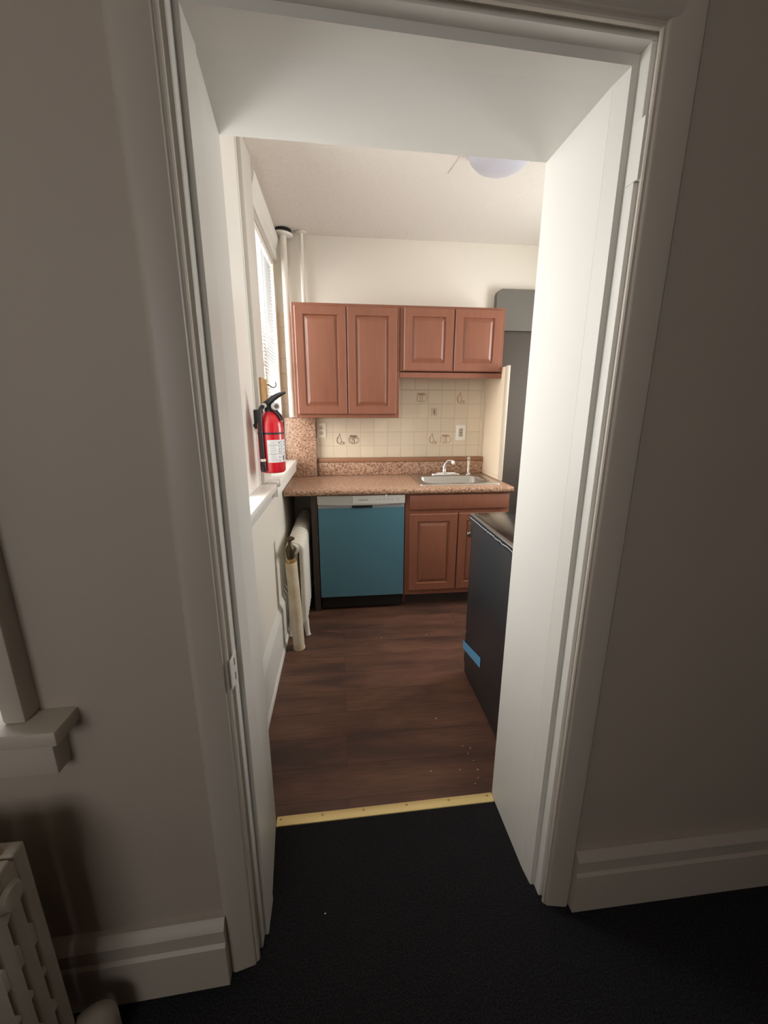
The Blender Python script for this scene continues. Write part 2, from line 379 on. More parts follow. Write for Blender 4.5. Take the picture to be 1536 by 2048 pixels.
# kitchen walls
struct(MB().box(-0.70, 2.2, YB, YB + 0.12, 0, HC).build('wall_back', M['kwall'], smooth=False))
kr = MB()
kr.box(2.0, 2.12, 1.16, 2.0, 0, HC).box(2.0, 2.12, 2.8, YB, 0, HC).box(2.0, 2.12, 2.0, 2.8, 0, 1.0).box(2.0, 2.12, 2.0, 2.8, 2.3, HC)
struct(kr.build('wall_kitchen_right', M['kwall'], smooth=False))
XU = -0.435
k = MB()
k.box(-0.60, -0.386, 1.157, YB, 0, 1.005)
k.box(-0.60, XU, 1.10, 1.30, 1.005, HC); k.box(-0.60, XU, 1.86, 2.42, 1.005, HC); k.box(-0.60, XU, 3.24, YB, 1.005, HC)
k.box(-0.60, XU, 1.30, 1.86, 2.30, HC); k.box(-0.60, XU, 2.42, 3.24, 2.46, HC)
struct(k.build('wall_kitchen_left', M['kwall'], smooth=False))

# windows
def window(n, axis_x, y0, y1, z0, z1, split):
    """window in the x = const wall"""
    f = MB(); t = 0.045
    f.box(axis_x - 0.035, axis_x, y0, y1, z0, z0 + t, 0.004); f.box(axis_x - 0.035, axis_x, y0, y1, z1 - t, z1, 0.004)
    f.box(axis_x - 0.035, axis_x, y0, y0 + t, z0 + t, z1 - t, 0.004); f.box(axis_x - 0.035, axis_x, y1 - t, y1, z0 + t, z1 - t, 0.004)
    f.box(axis_x - 0.035, axis_x + 0.006, y0 + t, y1 - t, split - 0.02, split + 0.02, 0.004)
    fr = struct(f.build('window_%d' % n, M['sill']))
    MB().box(axis_x - 0.020, axis_x - 0.016, y0 + t, y1 - t, z0 + t, z1 - t).build('pane', M['glass'], fr, smooth=False)
    return fr
window(1, -0.53, 2.42, 3.24, 1.045, 2.46, 1.75)
window(5, 2.08, 2.0, 2.8, 1.0, 2.3, 1.65)  # unseen window in the right kitchen wall, added to let fill light in
window(2, -0.53, 1.30, 1.86, 1.045, 2.30, 1.70)
f = MB()
for a in ((-1.5, -0.4, 1.10, 1.145), (-1.5, -0.4, 2.355, 2.40), (-1.5, -1.455, 1.145, 2.355), (-0.445, -0.4, 1.145, 2.355), (-1.455, -0.445, 1.73, 1.77)):
    f.box(a[0], a[1], -1.82, -1.785, a[2], a[3], 0.004)
w4 = struct(f.build('window_4', M['sill']))  # unseen window behind the camera, added to light the near room
MB().box(-1.455, -0.445, -1.804, -1.800, 1.145, 2.355).build('pane', M['glass'], w4, smooth=False)
f = MB(); t = 0.045
for a in ((-1.45, -0.655, 0.80, 0.85), (-1.45, -0.655, 2.05, 2.10), (-1.45, -1.405, 0.85, 2.05), (-0.70, -0.655, 0.85, 2.05), (-1.405, -0.70, 1.43, 1.47)):
    f.box(a[0], a[1], 0.86, 0.895, a[2], a[3], 0.004)
w3 = struct(f.build('window_3', M['sill']))
MB().box(-1.405, -0.70, 0.875, 0.879, 0.85, 2.05).build('pane', M['glass'], w3, smooth=False)

# kitchen window trim: flat board between the windows, head moulding, sills
struct(MB().box(XU - 0.002, -0.405, 2.195, 2.42, 1.040, HC - 0.001, 0.004).build('trim_7', mat('mullion_paint', (0.62, 0.59, 0.54, 1), 0.45, bump=(26, 0.1, 0.003))))
def headsec(y):
    return [(XU - 0.002, y, 2.455), (-0.412, y, 2.455), (-0.408, y, 2.462), (-0.408, y, 2.525), (-0.404, y, 2.532), (-0.398, y, 2.548), (-0.391, y, 2.575), (-0.391, y, 2.592), (XU - 0.002, y, 2.594)]
struct(MB().loft(headsec(2.421), headsec(YB)).build('trim_8', M['trim'], angle=28))
# beaded casing of the near window
struct(MB().box(XU - 0.002, -0.428, 1.86, 2.195, 1.04, HC).box(-0.430, -0.422, 2.172, 2.184, 1.04, 2.62, 0.003).build('trim_9', M['sill']))
# near sill, flush; far sill, thicker, with a step between them
struct(MB().box(-0.52, -0.345, 1.157, 2.195, 1.005, 1.040, 0.004).build('window_sill', M['sill']))
struct(MB().box(-0.52, -0.336, 2.285, 3.20, 1.008, 1.050, 0.005).box(-0.40, -0.342, 2.22, 3.20, 0.962, 1.008, 0.004).box(-0.405, -0.345, 2.225, 2.30, 1.028, 1.046, 0.002).build('window_sill', M['sill']))
# kitchen baseboard with sloped cap and shoe
def kb(y):
    return [(-0.390, y, 0.0), (-0.3575, y, 0.0), (-0.3575, y, 0.014), (-0.362, y, 0.026), (-0.3655, y, 0.030), (-0.3655, y, 0.245), (-0.3665, y, 0.250), (-0.3855, y, 0.292), (-0.390, y, 0.292)]
struct(MB().loft(kb(1.157), kb(2.60)).build('baseboard_kitchen', M['trim'], angle=28))
struct(MB().box(-0.388, -0.376, 1.157, 2.66, 0.945, 1.005, 0.005).build('trim_10', M['trim']))

# tile field on the back wall, with printed fruit tiles
YT = YB - 0.008
tf = MB().box(-0.202, 1.19, YT, YB + 0.01, 1.049, 1.72).box(-0.445, -0.27, YT, YB + 0.01, 1.36, 2.134)
tf = struct(tf.build('wall_tile', M['tile'], smooth=False))
def stroke(m, pts, c, s, r=0.0016):
    P = [(c[0] + x * s, YT - 0.0006, c[1] + z * s) for x, z in pts]
    m.tube(P, r, 6, flat=(r, 0.0007, (0, 1, 0)))
def arc(cx, cz, rx, rz, a0, a1, n=14):
    return [(cx + rx * math.cos(math.radians(a0 + (a1 - a0) * i / n)), cz + rz * math.sin(math.radians(a0 + (a1 - a0) * i / n))) for i in range(n + 1)]
def two_fruit(c, s, mt, dense=False):
    m = MB()
    stroke(m, arc(-0.30, -0.12, 0.36, 0.42, 60, 300), c, s)
    stroke(m, arc(0.38, -0.12, 0.36, 0.42, -150, 150), c, s)
    stroke(m, arc(0.0, -0.2, 0.10, 0.52, 70, -70), c, s, 0.0024)
    stroke(m, arc(-0.12, -0.2, 0.08, 0.50, 110, 260), c, s, 0.0018)
    for a in (20, 60, 100, 140, 165):
        d = math.radians(a)
        stroke(m, [(0.02, 0.30), (0.02 + 0.30 * math.cos(d), 0.34 + 0.16 * math.sin(d)), (0.02 + 0.58 * math.cos(d), 0.36 + 0.22 * math.sin(d))], c, s, 0.0026)
    if dense:
        stroke(m, arc(0.05, -0.1, 0.55, 0.50, 0, 350, 24), c, s)
        stroke(m, arc(0.15, 0.0, 0.2, 0.3, 0, 300), c, s, 0.002)
        stroke(m, [(-0.4, 0.1), (-0.1, 0.0), (0.2, 0.2), (0.4, 0.0)], c, s)
    m.build('fruit_print', mt, tf)
def pear_fruit(c, s, mt):
    m = MB()
    stroke(m, [(0.0, 0.62), (0.03, 0.45), (0.08, 0.25), (0.16, 0.0), (0.22, -0.25), (0.12, -0.50), (-0.10, -0.55), (-0.28, -0.40), (-0.36, -0.10), (-0.26, 0.15), (-0.10, 0.35), (-0.02, 0.5), (0.0, 0.66)], c, s, 0.0022)
    stroke(m, arc(-0.12, -0.15, 0.12, 0.36, 90, 280), c, s, 0.0018)
    stroke(m, arc(0.22, -0.44, 0.22, 0.16, 180, -150), c, s, 0.0018)
    stroke(m, arc(0.48, -0.46, 0.12, 0.14, 0, 360), c, s, 0.0018)
    m.build('fruit_print', mt, tf)
def bw(u, v):  # pixel on the back wall in metres (measured from the photograph)
    return (0.494 + (u - 800) * 0.00404, 1.253 - (v - 864) * 0.00393)
two_fruit(bw(843, 794), 0.061, M['motif']); pear_fruit(bw(922, 795), 0.070, M['motif'])
pear_fruit(bw(867, 878), 0.070, M['motif']); two_fruit(bw(895, 878), 0.061, M['motif'])
pear_fruit(bw(678.5, 878), 0.070, M['motif_d']); two_fruit(bw(706, 878), 0.061, M['motif_d'], True)

# ------------------------------------------------------------------ kitchen cabinets
def raised_door(x0, x1, z0, z1, y, par, name='door', rail=0.055):
    """frame-and-raised-panel front; y is its outer face"""
    d = 0.018
    m = MB()
    def ring(x0, x1, z0, z1, yy): return [(x0, yy, z0), (x1, yy, z0), (x1, yy, z1), (x0, yy, z1)]
    q = rail
    rs = [ring(x0, x1, z0, z1, y + d), ring(x0, x1, z0, z1, y + 0.005), ring(x0 + 0.005, x1 - 0.005, z0 + 0.005, z1 - 0.005, y),
          ring(x0 + q, x1 - q, z0 + q, z1 - q, y), ring(x0 + q + 0.006, x1 - q - 0.006, z0 + q + 0.006, z1 - q - 0.006, y + 0.011),
          ring(x0 + q + 0.010, x1 - q - 0.010, z0 + q + 0.010, z1 - q - 0.010, y + 0.011),
          ring(x0 + q + 0.030, x1 - q - 0.030, z0 + q + 0.030, z1 - q - 0.030, y + 0.002),
          ring(x0 + q + 0.034, x1 - q - 0.034, z0 + q + 0.034, z1 - q - 0.034, y + 0.001)]
    m.rings(rs)
    return m.build(name, M['cherry'], par, angle=15)
YC = 3.018             # face frames of the wall units
u = thing('wall_cabinet', (0.0695, 3.17, 1.372), 'tall two-door cherry wall cabinet, left one of the pair, hung beside the pipes', 'cabinet', 'cherry wall cabinets')
MB().box(-0.303, 0.441, YC, YT - 0.001, 1.372, 2.132, 0.002, 1).build('body', M['cherry'], u)
raised_door(-0.284, 0.064, 1.398, 2.112, YC - 0.0185, u); raised_door(0.071, 0.420, 1.398, 2.112, YC - 0.0185, u)
u = thing('wall_cabinet', (0.823, 3.17, 1.66), 'short two-door cherry wall cabinet over the sink', 'cabinet', 'cherry wall cabinets')
MB().box(0.443, 1.203, YC, YT - 0.001, 1.690, 2.132, 0.002, 1).box(0.443, 1.203, YC, YC + 0.02, 1.655, 1.700, 0.001, 1).build('body', M['cherry'], u)
raised_door(0.470, 0.826, 1.702, 2.116, YC - 0.0185, u); raised_door(0.836, 1.180, 1.702, 2.116, YC - 0.0185, u)

YF = 2.700             # face frames of the base units
u = thing('sink_cabinet', (0.825, 3.0, 0), 'cherry sink base cabinet with false drawer front, right of the dishwasher', 'cabinet')
b = MB().box(0.446, 1.203, YF, 2.72, 0.10, 0.866, 0.002, 1)
b.box(0.446, 0.464, 2.72, 3.30, 0.10, 0.866); b.box(1.185, 1.203, 2.72, 3.30, 0.10, 0.866); b.box(0.446, 0.464, 2.775, 3.30, 0.0, 0.10); b.box(1.185, 1.203, 2.775, 3.30, 0.0, 0.10)
b.box(0.464, 1.185, 2.72, 3.30, 0.10, 0.118)
b.build('body', M['cherry'], u)
MB().box(0.464, 1.185, 2.775, 2.79, 0.0, 0.10).build('toe_kick', M['darkwood'], u)
MB().box(0.476, 1.190, YF - 0.018, YF - 0.0005, 0.752, 0.856, 0.004).build('drawer_front', M['cherry'], u)
raised_door(0.478, 0.824, 0.140, 0.720, YF - 0.0185, u); raised_door(0.833, 1.180, 0.140, 0.720, YF - 0.0185, u)

# counter top with sink cut-out, up-stand and wood strip
ct = thing('countertop', (0.43, 3.0, 0.867), 'brown speckled granite-look countertop running over dishwasher and sink cabinet', 'countertop')
m = MB()
X0, X1 = -0.378, 1.215
prof = [(2.84, 0.868), (2.676, 0.868), (2.667, 0.872), (2.664, 0.880), (2.664, 0.893), (2.668, 0.901), (2.678, 0.905), (2.84, 0.905)]
m.loft([(X0, y, z) for y, z in prof], [(X1, y, z) for y, z in prof])
m.box(X0, 0.605, 2.84, 3.295, 0.868, 0.905); m.box(1.125, X1, 2.84, 3.295, 0.868, 0.905); m.box(0.605, 1.125, 3.185, 3.295, 0.868, 0.905)
m.build('worktop', M['granite'], ct, angle=50)
MB().box(-0.175, 1.204, 3.293, YT - 0.0005, 0.906, 1.012, 0.004).build('upstand', M['granite'], ct)
MB().box(-0.175, 1.203, 3.288, YT - 0.0005, 1.013, 1.048, 0.005).build('wood_strip', M['brown_trim'], ct)
t = tag(MB().box(-0.430, -0.185, 3.262, 3.3155, 0.906, 1.368, 0.003).build('splash_panel', M['granite']), 'upright granite-look splash panel in the left corner behind the window sill', 'splash panel')

# stainless sink
sk = thing('sink', (0.865, 3.04, 0.905), 'stainless steel drop-in single bowl sink in the countertop', 'sink')
m = MB()
def rr(x0, x1, y0, y1, z, r, n=6):
    pts = []
    for cx, cy, a in ((x1 - r, y1 - r, 0), (x0 + r, y1 - r, 90), (x0 + r, y0 + r, 180), (x1 - r, y0 + r, 270)):
        for i in range(n + 1):
            d = math.radians(a + 90 * i / n); pts.append((cx + r * math.cos(d), cy + r * math.sin(d), z))
    return pts
m.rings([rr(0.568, 1.162, 2.780, 3.268, 0.9055, 0.02), rr(0.569, 1.161, 2.781, 3.267, 0.911, 0.02), rr(0.574, 1.156, 2.786, 3.262, 0.9135, 0.02),
         rr(0.592, 1.138, 2.804, 3.244, 0.9105, 0.03), rr(0.622, 1.108, 2.845, 3.175, 0.9095, 0.05), rr(0.630, 1.100, 2.853, 3.167, 0.900, 0.05),
         rr(0.640, 1.090, 2.862, 3.158, 0.790, 0.055), rr(0.668, 1.062, 2.890, 3.130, 0.762, 0.05), rr(0.86, 0.90, 3.00, 3.04, 0.757, 0.019)], cap=False)
m.build('basin', M['steel'], sk, angle=60)
MB().lathe([(0.0, 0.7585), (0.03, 0.7585), (0.038, 0.763), (0.0, 0.7636)], (0.88, 3.02, 0), n=24).build('drain', M['chrome'], sk)
fa = thing('faucet', (0.865, 3.215, 0.912), 'chrome kitchen faucet with short curved spout on the sink ledge', 'faucet')
pl = MB(); pl.rings([rr(0.745, 0.985, 3.190, 3.240, 0.9115, 0.024), rr(0.747, 0.983, 3.192, 3.238, 0.920, 0.022), rr(0.785, 0.945, 3.200, 3.230, 0.932, 0.014)])
pl.build('deck_plate', M['chrome'], fa)
MB().tube([(0.853, 3.215, 0.925), (0.850, 3.212, 0.960), (0.850, 3.205, 0.990), (0.856, 3.190, 1.015), (0.868, 3.165, 1.030), (0.882, 3.13, 1.036), (0.890, 3.11, 1.032)], [0.016, 0.013, 0.0115, 0.011, 0.0105, 0.010, 0.010], 14).build('spout', M['chrome'], fa)
MB().lathe([(0.0, 0), (0.013, 0), (0.0135, 0.022), (0.011, 0.026), (0.0, 0.026)], (0.892, 3.105, 1.014), n=18).build('aerator', mat('pale_aerator', (0.80, 0.80, 0.78, 1), 0.25, 0.4), fa)
MB().lathe([(0.017, 0), (0.018, 0.02), (0.013, 0.032), (0.0, 0.036)], (0.853, 3.215, 0.93), n=20).tube([(0.853, 3.215, 0.962), (0.838, 3.226, 0.975), (0.812, 3.235, 0.980)], 0.005, 8).build('handle', M['chrome'], fa)
sp = thing('side_sprayer', (1.055, 3.215, 0.911), 'slim chrome side sprayer standing right of the faucet', 'sprayer')
MB().lathe([(0.022, 0), (0.022, 0.006), (0.014, 0.016), (0.0, 0.016)], (1.055, 3.215, 0.9115), n=20).build('collar', M['chrome'], sp)
MB().lathe([(0.009, 0), (0.011, 0.03), (0.0085, 0.055), (0.0125, 0.085), (0.0125, 0.105), (0.0, 0.107)], (1.055, 3.215, 0.927), n=18).build('wand', M['chrome'], sp)
MB().lathe([(0.0, 0), (0.011, 0.002), (0.0135, 0.012), (0.009, 0.022), (0.0, 0.024)], (1.055, 3.215, 1.033), n=18).build('knob', mat('clear_knob', (0.62, 0.55, 0.50, 1), 0.15), sp)

# dishwasher with its blue film still on
dw = thing('dishwasher', (0.14, 3.0, 0), 'dishwasher with blue protective film on its door under the countertop', 'dishwasher')
MB().box(-0.150, 0.432, 2.715, 3.27, 0.02, 0.855).build('tub', M['void'], dw)
m = MB().box(-0.157, 0.440, 2.690, 2.714, 0.112, 0.862, 0.004)
m.build('door', M['silver_d'], dw)
MB().box(-0.150, 0.432, 2.7685, 2.775, 0.0, 0.105).build('toe_kick', M['void'], dw)
cp = MB()
nx = 20; bot = []
for i in range(nx + 1):
    x = -0.159 + 0.600 * i / nx; s = (i / nx - 0.5) * 2
    bot.append((x, 0.796 + 0.010 * s * s))
ring = [(x, z) for x, z in bot] + [(0.441, 0.864), (-0.159, 0.864)]
cp.loft([(x, 2.676, z) for x, z in ring], [(x, 2.692, z) for x, z in ring])
cpo = cp.build('control_panel', M['silver'], dw, angle=30)
MB().box(0.082, 0.438, 2.6745, 2.6765, 0.806, 0.861, 0.001, 1).build('button_strip', M['silver_l'], cpo)
for x in (0.235, 0.262, 0.290, 0.318, 0.345):
    MB().box(x, x + 0.014, 2.6738, 2.6750, 0.832, 0.838).build('button', M['grey_ink'], cpo)
MB().lathe([(0.0095, 0), (0.0095, 0.001), (0.007, 0.0012), (0.007, 0)], (0.392, 2.6750, 0.834), (0, -1, 0), 20).build('start_button', M['grey_ink'], cpo)
MB().box(0.075, 0.215, 2.680, 2.694, 0.776, 0.797, 0.004).build('grip_shade_block', M['void'], dw)  # solid black block standing in for the shade inside the grip hollow
fm = MB()
N = 16; rs = []
fm.box(-0.156, 0.438, 2.6878, 2.6898, 0.116, 0.776, 0.0008, 1)
fm.build('protective_film', M['film'], dw)
cu = bpy.data.curves.new('lettering', 'FONT'); cu.body = 'FRIGIDAIRE'; cu.size = 0.0125; cu.extrude = 0.0004; cu.align_x = 'CENTER'
to = bpy.data.objects.new('lettering', cu); COL.objects.link(to)
bpy.context.view_layer.update()
me = bpy.data.meshes.new_from_object(to); bpy.data.objects.remove(to)
for v in me.vertices:
    x, y, z = v.co; v.co = Vector((0.152 + x, 2.6742 - z, 0.829 + y)) - Vector(dw['base'])
me.materials.append(M['slot'])
lo = bpy.data.objects.new('lettering', me); COL.objects.link(lo); lo.parent = cpo; lo['base'] = dw['base']
# end panel left of it
tag(MB().box(-0.205, -0.163, 2.705, 3.27, 0.0, 0.866).build('end_panel', M['darkwood']), 'dark upright end panel between dishwasher and radiator', 'panel')
# small white clip on the underside of the worktop
tag(MB().box(0.302, 0.316, 2.668, 2.685, 0.8655, 0.8675).box(0.303, 0.315, 2.666, 2.670, 0.856, 0.8675).build('mounting_clip', M['plate']), 'tiny white clip under the countertop edge above the dishwasher', 'clip')

# ------------------------------------------------------------------ stove (back to the doorway wall, front to the sink)
st = thing('stove', (1.03, 1.6, 0), 'black freestanding stove with glass cooktop right of the passage', 'stove')
SX0, SX1, SY0, SY1 = 0.662, 1.40, 1.215, 1.900
MB().box(SX0, SX1, SY0, SY1, 0.012, 0.885, 0.004).build('body', M['stove'], st)
MB().box(SX0 + 0.006, SX1 - 0.006, SY1 + 0.001, SY1 + 0.035, 0.25, 0.78, 0.006).build('oven_door', M['stove'], st)
od = st.children[-1]
MB().tube([(0.664, 1.945, 0.795), (0.664, 1.962, 0.797), (0.69, 1.972, 0.797), (1.37, 1.972, 0.797), (1.395, 1.962, 0.797), (1.395, 1.94, 0.795)], 0.010, 10).build('handle', M['chrome'], od)
MB().box(SX0 + 0.004, SX1 - 0.004, SY1 + 0.001, SY1 + 0.030, 0.055, 0.242, 0.006).build('drawer', M['stove'], st)
MB().box(SX0 + 0.002, SX1 - 0.002, SY1 + 0.001, SY1 + 0.045, 0.785, 0.884, 0.008).build('control_panel', M['stove'], st)
for x in (0.74, 0.83, 1.03, 1.23, 1.32):
    MB().lathe([(0.021, 0), (0.019, 0.022), (0.012, 0.026), (0.0, 0.026)], (x, SY1 + 0.046, 0.84), (0, 1, 0.15), 20).build('knob', M['black'], st)
MB().box(SX0 - 0.002, SX1 + 0.002, SY0, SY1 + 0.050, 0.886, 0.914, 0.005).build('cooktop_frame', M['edge_metal'], st)
MB().box(SX0 + 0.016, SX1 - 0.016, SY0 + 0.06, SY1 + 0.034, 0.9145, 0.9185, 0.002).build('cooktop', M['glass_top'], st)
MB().box(SX0, SX1, SY0, SY0 + 0.045, 0.915, 1.045, 0.01).build('backguard', M['stove'], st)
rng = random.Random(3); m = MB(); y = SY0 + 0.03; zz = [0.893, 0.902]
P = []
while y < SY1 + 0.035:
    P.append((y, 0.8965 + rng.uniform(-0.0045, 0.0035))); y += rng.uniform(0.004, 0.011)
m.box(SX0 - 0.0035, SX0 - 0.0020, SY0 + 0.03, SY1 + 0.040, 0.886, 0.909)
ef = m.build('edge_film', M['black'], st)
MB().tube([(SX0 - 0.0040, a, b) for a, b in P], 0.0022, 5, flat=(0.0024, 0.0005, (1, 0, 0))).build('film_print', M['grey_ink'], ef)
for x, y in ((0.70, 1.26), (1.36, 1.26), (0.70, 1.86), (1.36, 1.86)):
    MB().lathe([(0.018, 0), (0.018, 0.012)], (x, y, 0), n=14).build('foot', M['black'], st)
tp = MB()
tp.loft([(0.6605, 1.665, 0.200), (0.6605, 1.9315, 0.137), (0.6605, 1.9315, 0.186), (0.6605, 1.665, 0.254)],
        [(0.6590, 1.665, 0.200), (0.6590, 1.9330, 0.137), (0.6590, 1.9330, 0.186), (0.6590, 1.665, 0.254)])
tp.loft([(0.6590, 1.9315, 0.137), (0.6590, 1.9335, 0.137), (0.6590, 1.9335, 0.186), (0.6590, 1.9315, 0.186)],
        [(0.70, 1.9315, 0.128), (0.70, 1.9335, 0.128), (0.70, 1.9335, 0.177), (0.70, 1.9315, 0.177)])
tag(tp.build('masking_tape', M['tape'], smooth=False), 'strip of blue masking tape stuck low on the black stove side', 'tape')

# ------------------------------------------------------------------ cream panel and grey boxing right of the counter
pn = thing('side_splash', (1.215, 3.1, 0.906), 'cream side panel standing on the right end of the countertop', 'side panel')
MB().box(1.206, 1.222, 2.935, YB - 0.001, 0.907, 1.735, 0.002, 1).build('board', M['cream'], pn)
MB().box(1.203, 1.224, 2.905, 2.934, 0.907, 1.738, 0.003).box(1.2045, 1.2055, 2.934, 2.95, 0.907, 1.735).build('edge_trim', M['cream_edge'], pn)
MB().box(1.2035, 1.2055, 2.96, YB - 0.03, 0.937, 0.9385).build('foot_line', M['cream_edge'], pn)  # thin darker line along the panel foot
bx = thing('flue_boxing', (1.6, 3.27, 0), 'tall dark grey painted boxing with rounded top beside the wall cabinets', 'boxing')
r_ = 0.045
up = [(1.226, 2.03), (1.226, 2.325 - r_)] + [(1.226 + r_ - r_ * math.cos(math.radians(a)), 2.325 - r_ + r_ * math.sin(math.radians(a))) for a in range(0, 91, 15)] + [(1.995, 2.325), (1.995, 2.03)]
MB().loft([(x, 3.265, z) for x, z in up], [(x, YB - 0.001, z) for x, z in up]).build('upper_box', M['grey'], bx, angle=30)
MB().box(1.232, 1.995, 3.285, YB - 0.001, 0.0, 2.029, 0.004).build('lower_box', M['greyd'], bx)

# ------------------------------------------------------------------ wall plates
def outlet(name, x, z, wdt, h, plate, face, label, cat, decora):
    o = thing(name, (x, YT - 0.001, z), label, cat)
    y1 = YT - 0.0005
    MB().box(x - wdt / 2, x + wdt / 2, y1 - 0.006, y1, z - h / 2, z + h / 2, 0.003).build('cover_plate', plate, o)
    if decora:
        f_ = MB().box(x - 0.017, x + 0.017, y1 - 0.008, y1 - 0.0061, z - 0.034, z + 0.034, 0.001, 1).build('receptacle', face, o)
        s_ = MB()
        for dz in (-0.019, 0.019):
            s_.box(x - 0.008, x - 0.005, y1 - 0.0088, y1 - 0.0081, z + dz - 0.005, z + dz + 0.005).box(x + 0.005, x + 0.008, y1 - 0.0088, y1 - 0.0081, z + dz - 0.005, z + dz + 0.005)
        s_.box(x - 0.008, x + 0.008, y1 - 0.0088, y1 - 0.0081, z - 0.003, z + 0.003)
        s_.build('slots', M['slot'], f_, smooth=False)
    else:
        for dz in (-0.020, 0.020):
            f_ = MB().lathe([(0.0165, 0), (0.0165, 0.0018), (0.0, 0.002)], (x, y1 - 0.0061, z + dz), (0, -1, 0), 20).build('receptacle', face, o)
            MB().box(x - 0.008, x - 0.0055, y1 - 0.0090, y1 - 0.0082, z + dz - 0.004, z + dz + 0.006).box(x + 0.0055, x + 0.008, y1 - 0.0090, y1 - 0.0082, z + dz - 0.004, z + dz + 0.006).box(x - 0.002, x + 0.002, y1 - 0.0090, y1 - 0.0082, z + dz - 0.011, z + dz - 0.007).build('slots', M['slot'], f_, smooth=False)
outlet('outlet', -0.142, 1.268, 0.074, 0.120, M['plate_old'], M['outlet_dark'], 'beige duplex outlet on the tiles beside the granite-look splash panel', 'outlet', False)
outlet('outlet', 1.005, 1.247, 0.084, 0.128, M['plate'], M['outlet_dark'], 'white outlet with dark rectangular face on the tiles above the faucet', 'outlet', True)
hk = thing('adhesive_hook', (0.773, YT - 0.001, 1.413), 'small beige adhesive hook on the tiles under the short wall cabinet', 'hook')
MB().box(0.748, 0.799, YT - 0.005, YT - 0.0005, 1.383, 1.443, 0.004).build('backing', mat('beige_pad', (0.58, 0.47, 0.36, 1), 0.5), hk)
MB().tube([(0.773, YT - 0.005, 1.428), (0.773, YT - 0.014, 1.415), (0.773, YT - 0.018, 1.402), (0.776, YT - 0.022, 1.398)], 0.004, 8).build('hook', M['motif_d'], hk)

# ------------------------------------------------------------------ risers in the corner
ri = thing('riser_pipe', (-0.365, 3.255, 1.37), 'thick white riser pipe with ceiling collar, in the corner next to the window', 'pipe')
MB().cyl((-0.357, 3.255, 1.372), (-0.357, 3.255, 2.642), 0.0225, 24).build('pipe', M['kwall'], ri)
MB().lathe([(0.024, 0), (0.058, 0.004), (0.062, 0.012), (0.060, 0.018), (0.024, 0.018)], (-0.352, 3.25, 2.604), (0.12, -0.06, 1), 32).build('collar', M['sill'], ri)
MB().lathe([(0.056, 0), (0.056, 0.022)], (-0.354, 3.25, 2.6185), (0, 0, 1), 32).build('gap_shade', M['void'], ri)  # black drum, paints in the shade of the gap above the collar
ri = thing('riser_pipe', (-0.238, 3.27, 2.134), 'thin white riser pipe running from wall cabinet to ceiling', 'pipe')
MB().cyl((-0.234, 3.27, 2.134), (-0.234, 3.27, 2.642), 0.0145, 20).build('pipe', M['kwall'], ri)
MB().lathe([(0.016, 0), (0.034, 0.003), (0.036, 0.010), (0.016, 0.012)], (-0.234, 3.27, 2.6305), n=24).build('collar', M['ceil'], ri)

# ------------------------------------------------------------------ kitchen blind
bl = thing('window_blind', (-0.46, 2.83, 2.45), 'white horizontal mini blind lowered over the kitchen window', 'blind')
MB().box(-0.477, -0.440, 2.432, 3.232, 2.418, 2.452, 0.003).build('headrail', M['sill'], bl)
s_ = MB(); z = 1.085
while z < 2.41:
    c, sn = math.cos(math.radians(20)) * 0.0125, math.sin(math.radians(20)) * 0.0125
    A = [(-0.460 - c, z + sn), (-0.460, z + 0.0016), (-0.460 + c, z - sn)]
    ring = [(x, zz) for x, zz in A] + [(x, zz - 0.0005) for x, zz in A[::-1]]
    s_.loft([(x, 2.436, zz) for x, zz in ring], [(x, 3.228, zz) for x, zz in ring])
    z += 0.0218
s_.build('slats', M['slat'], bl, angle=60)
MB().box(-0.472, -0.448, 2.436, 3.228, 1.062, 1.074, 0.003).build('bottom_rail', M['slat'], bl)
cd = MB()
for y in (2.55, 2.83, 3.11):
    cd.cyl((-0.4445, y, 1.07), (-0.4445, y, 2.42), 0.0009, 6).cyl((-0.4755, y, 1.07), (-0.4755, y, 2.42), 0.0009, 6)
cd.build('ladder_cords', M['slat'], bl)

# ------------------------------------------------------------------ things on the board between the windows
wp = thing('mounting_block', (-0.402, 2.32, 1.45), 'bare wood block nailed to the white board above the fire extinguisher', 'wood block')
MB().box(-0.4045, -0.394, 2.235, 2.40, 1.452, 1.592, 0.002, 1).build('board', M['rawwood'], wp)
MB().tube([(-0.3935, 2.36, 1.545), (-0.3935, 2.375, 1.525), (-0.3935, 2.37, 1.495), (-0.3935, 2.385, 1.465)], 0.005, 8, flat=(0.007, 0.0006, (1, 0, 0))).build('dark_streak', M['motif_d'], wp)  # flat dark streak on the block face
hk = thing('cup_hook', (-0.404, 2.412, 1.57), 'small dark cup hook on the board edge in front of the blind', 'hook')
MB().tube([(-0.4045, 2.408, 1.566), (-0.386, 2.412, 1.564), (-0.374, 2.416, 1.553), (-0.362, 2.42, 1.549), (-0.350, 2.424, 1.556), (-0.347, 2.426, 1.570), (-0.352, 2.428, 1.580)], 0.0032, 10).build('wire', M['brass_dark'], hk)

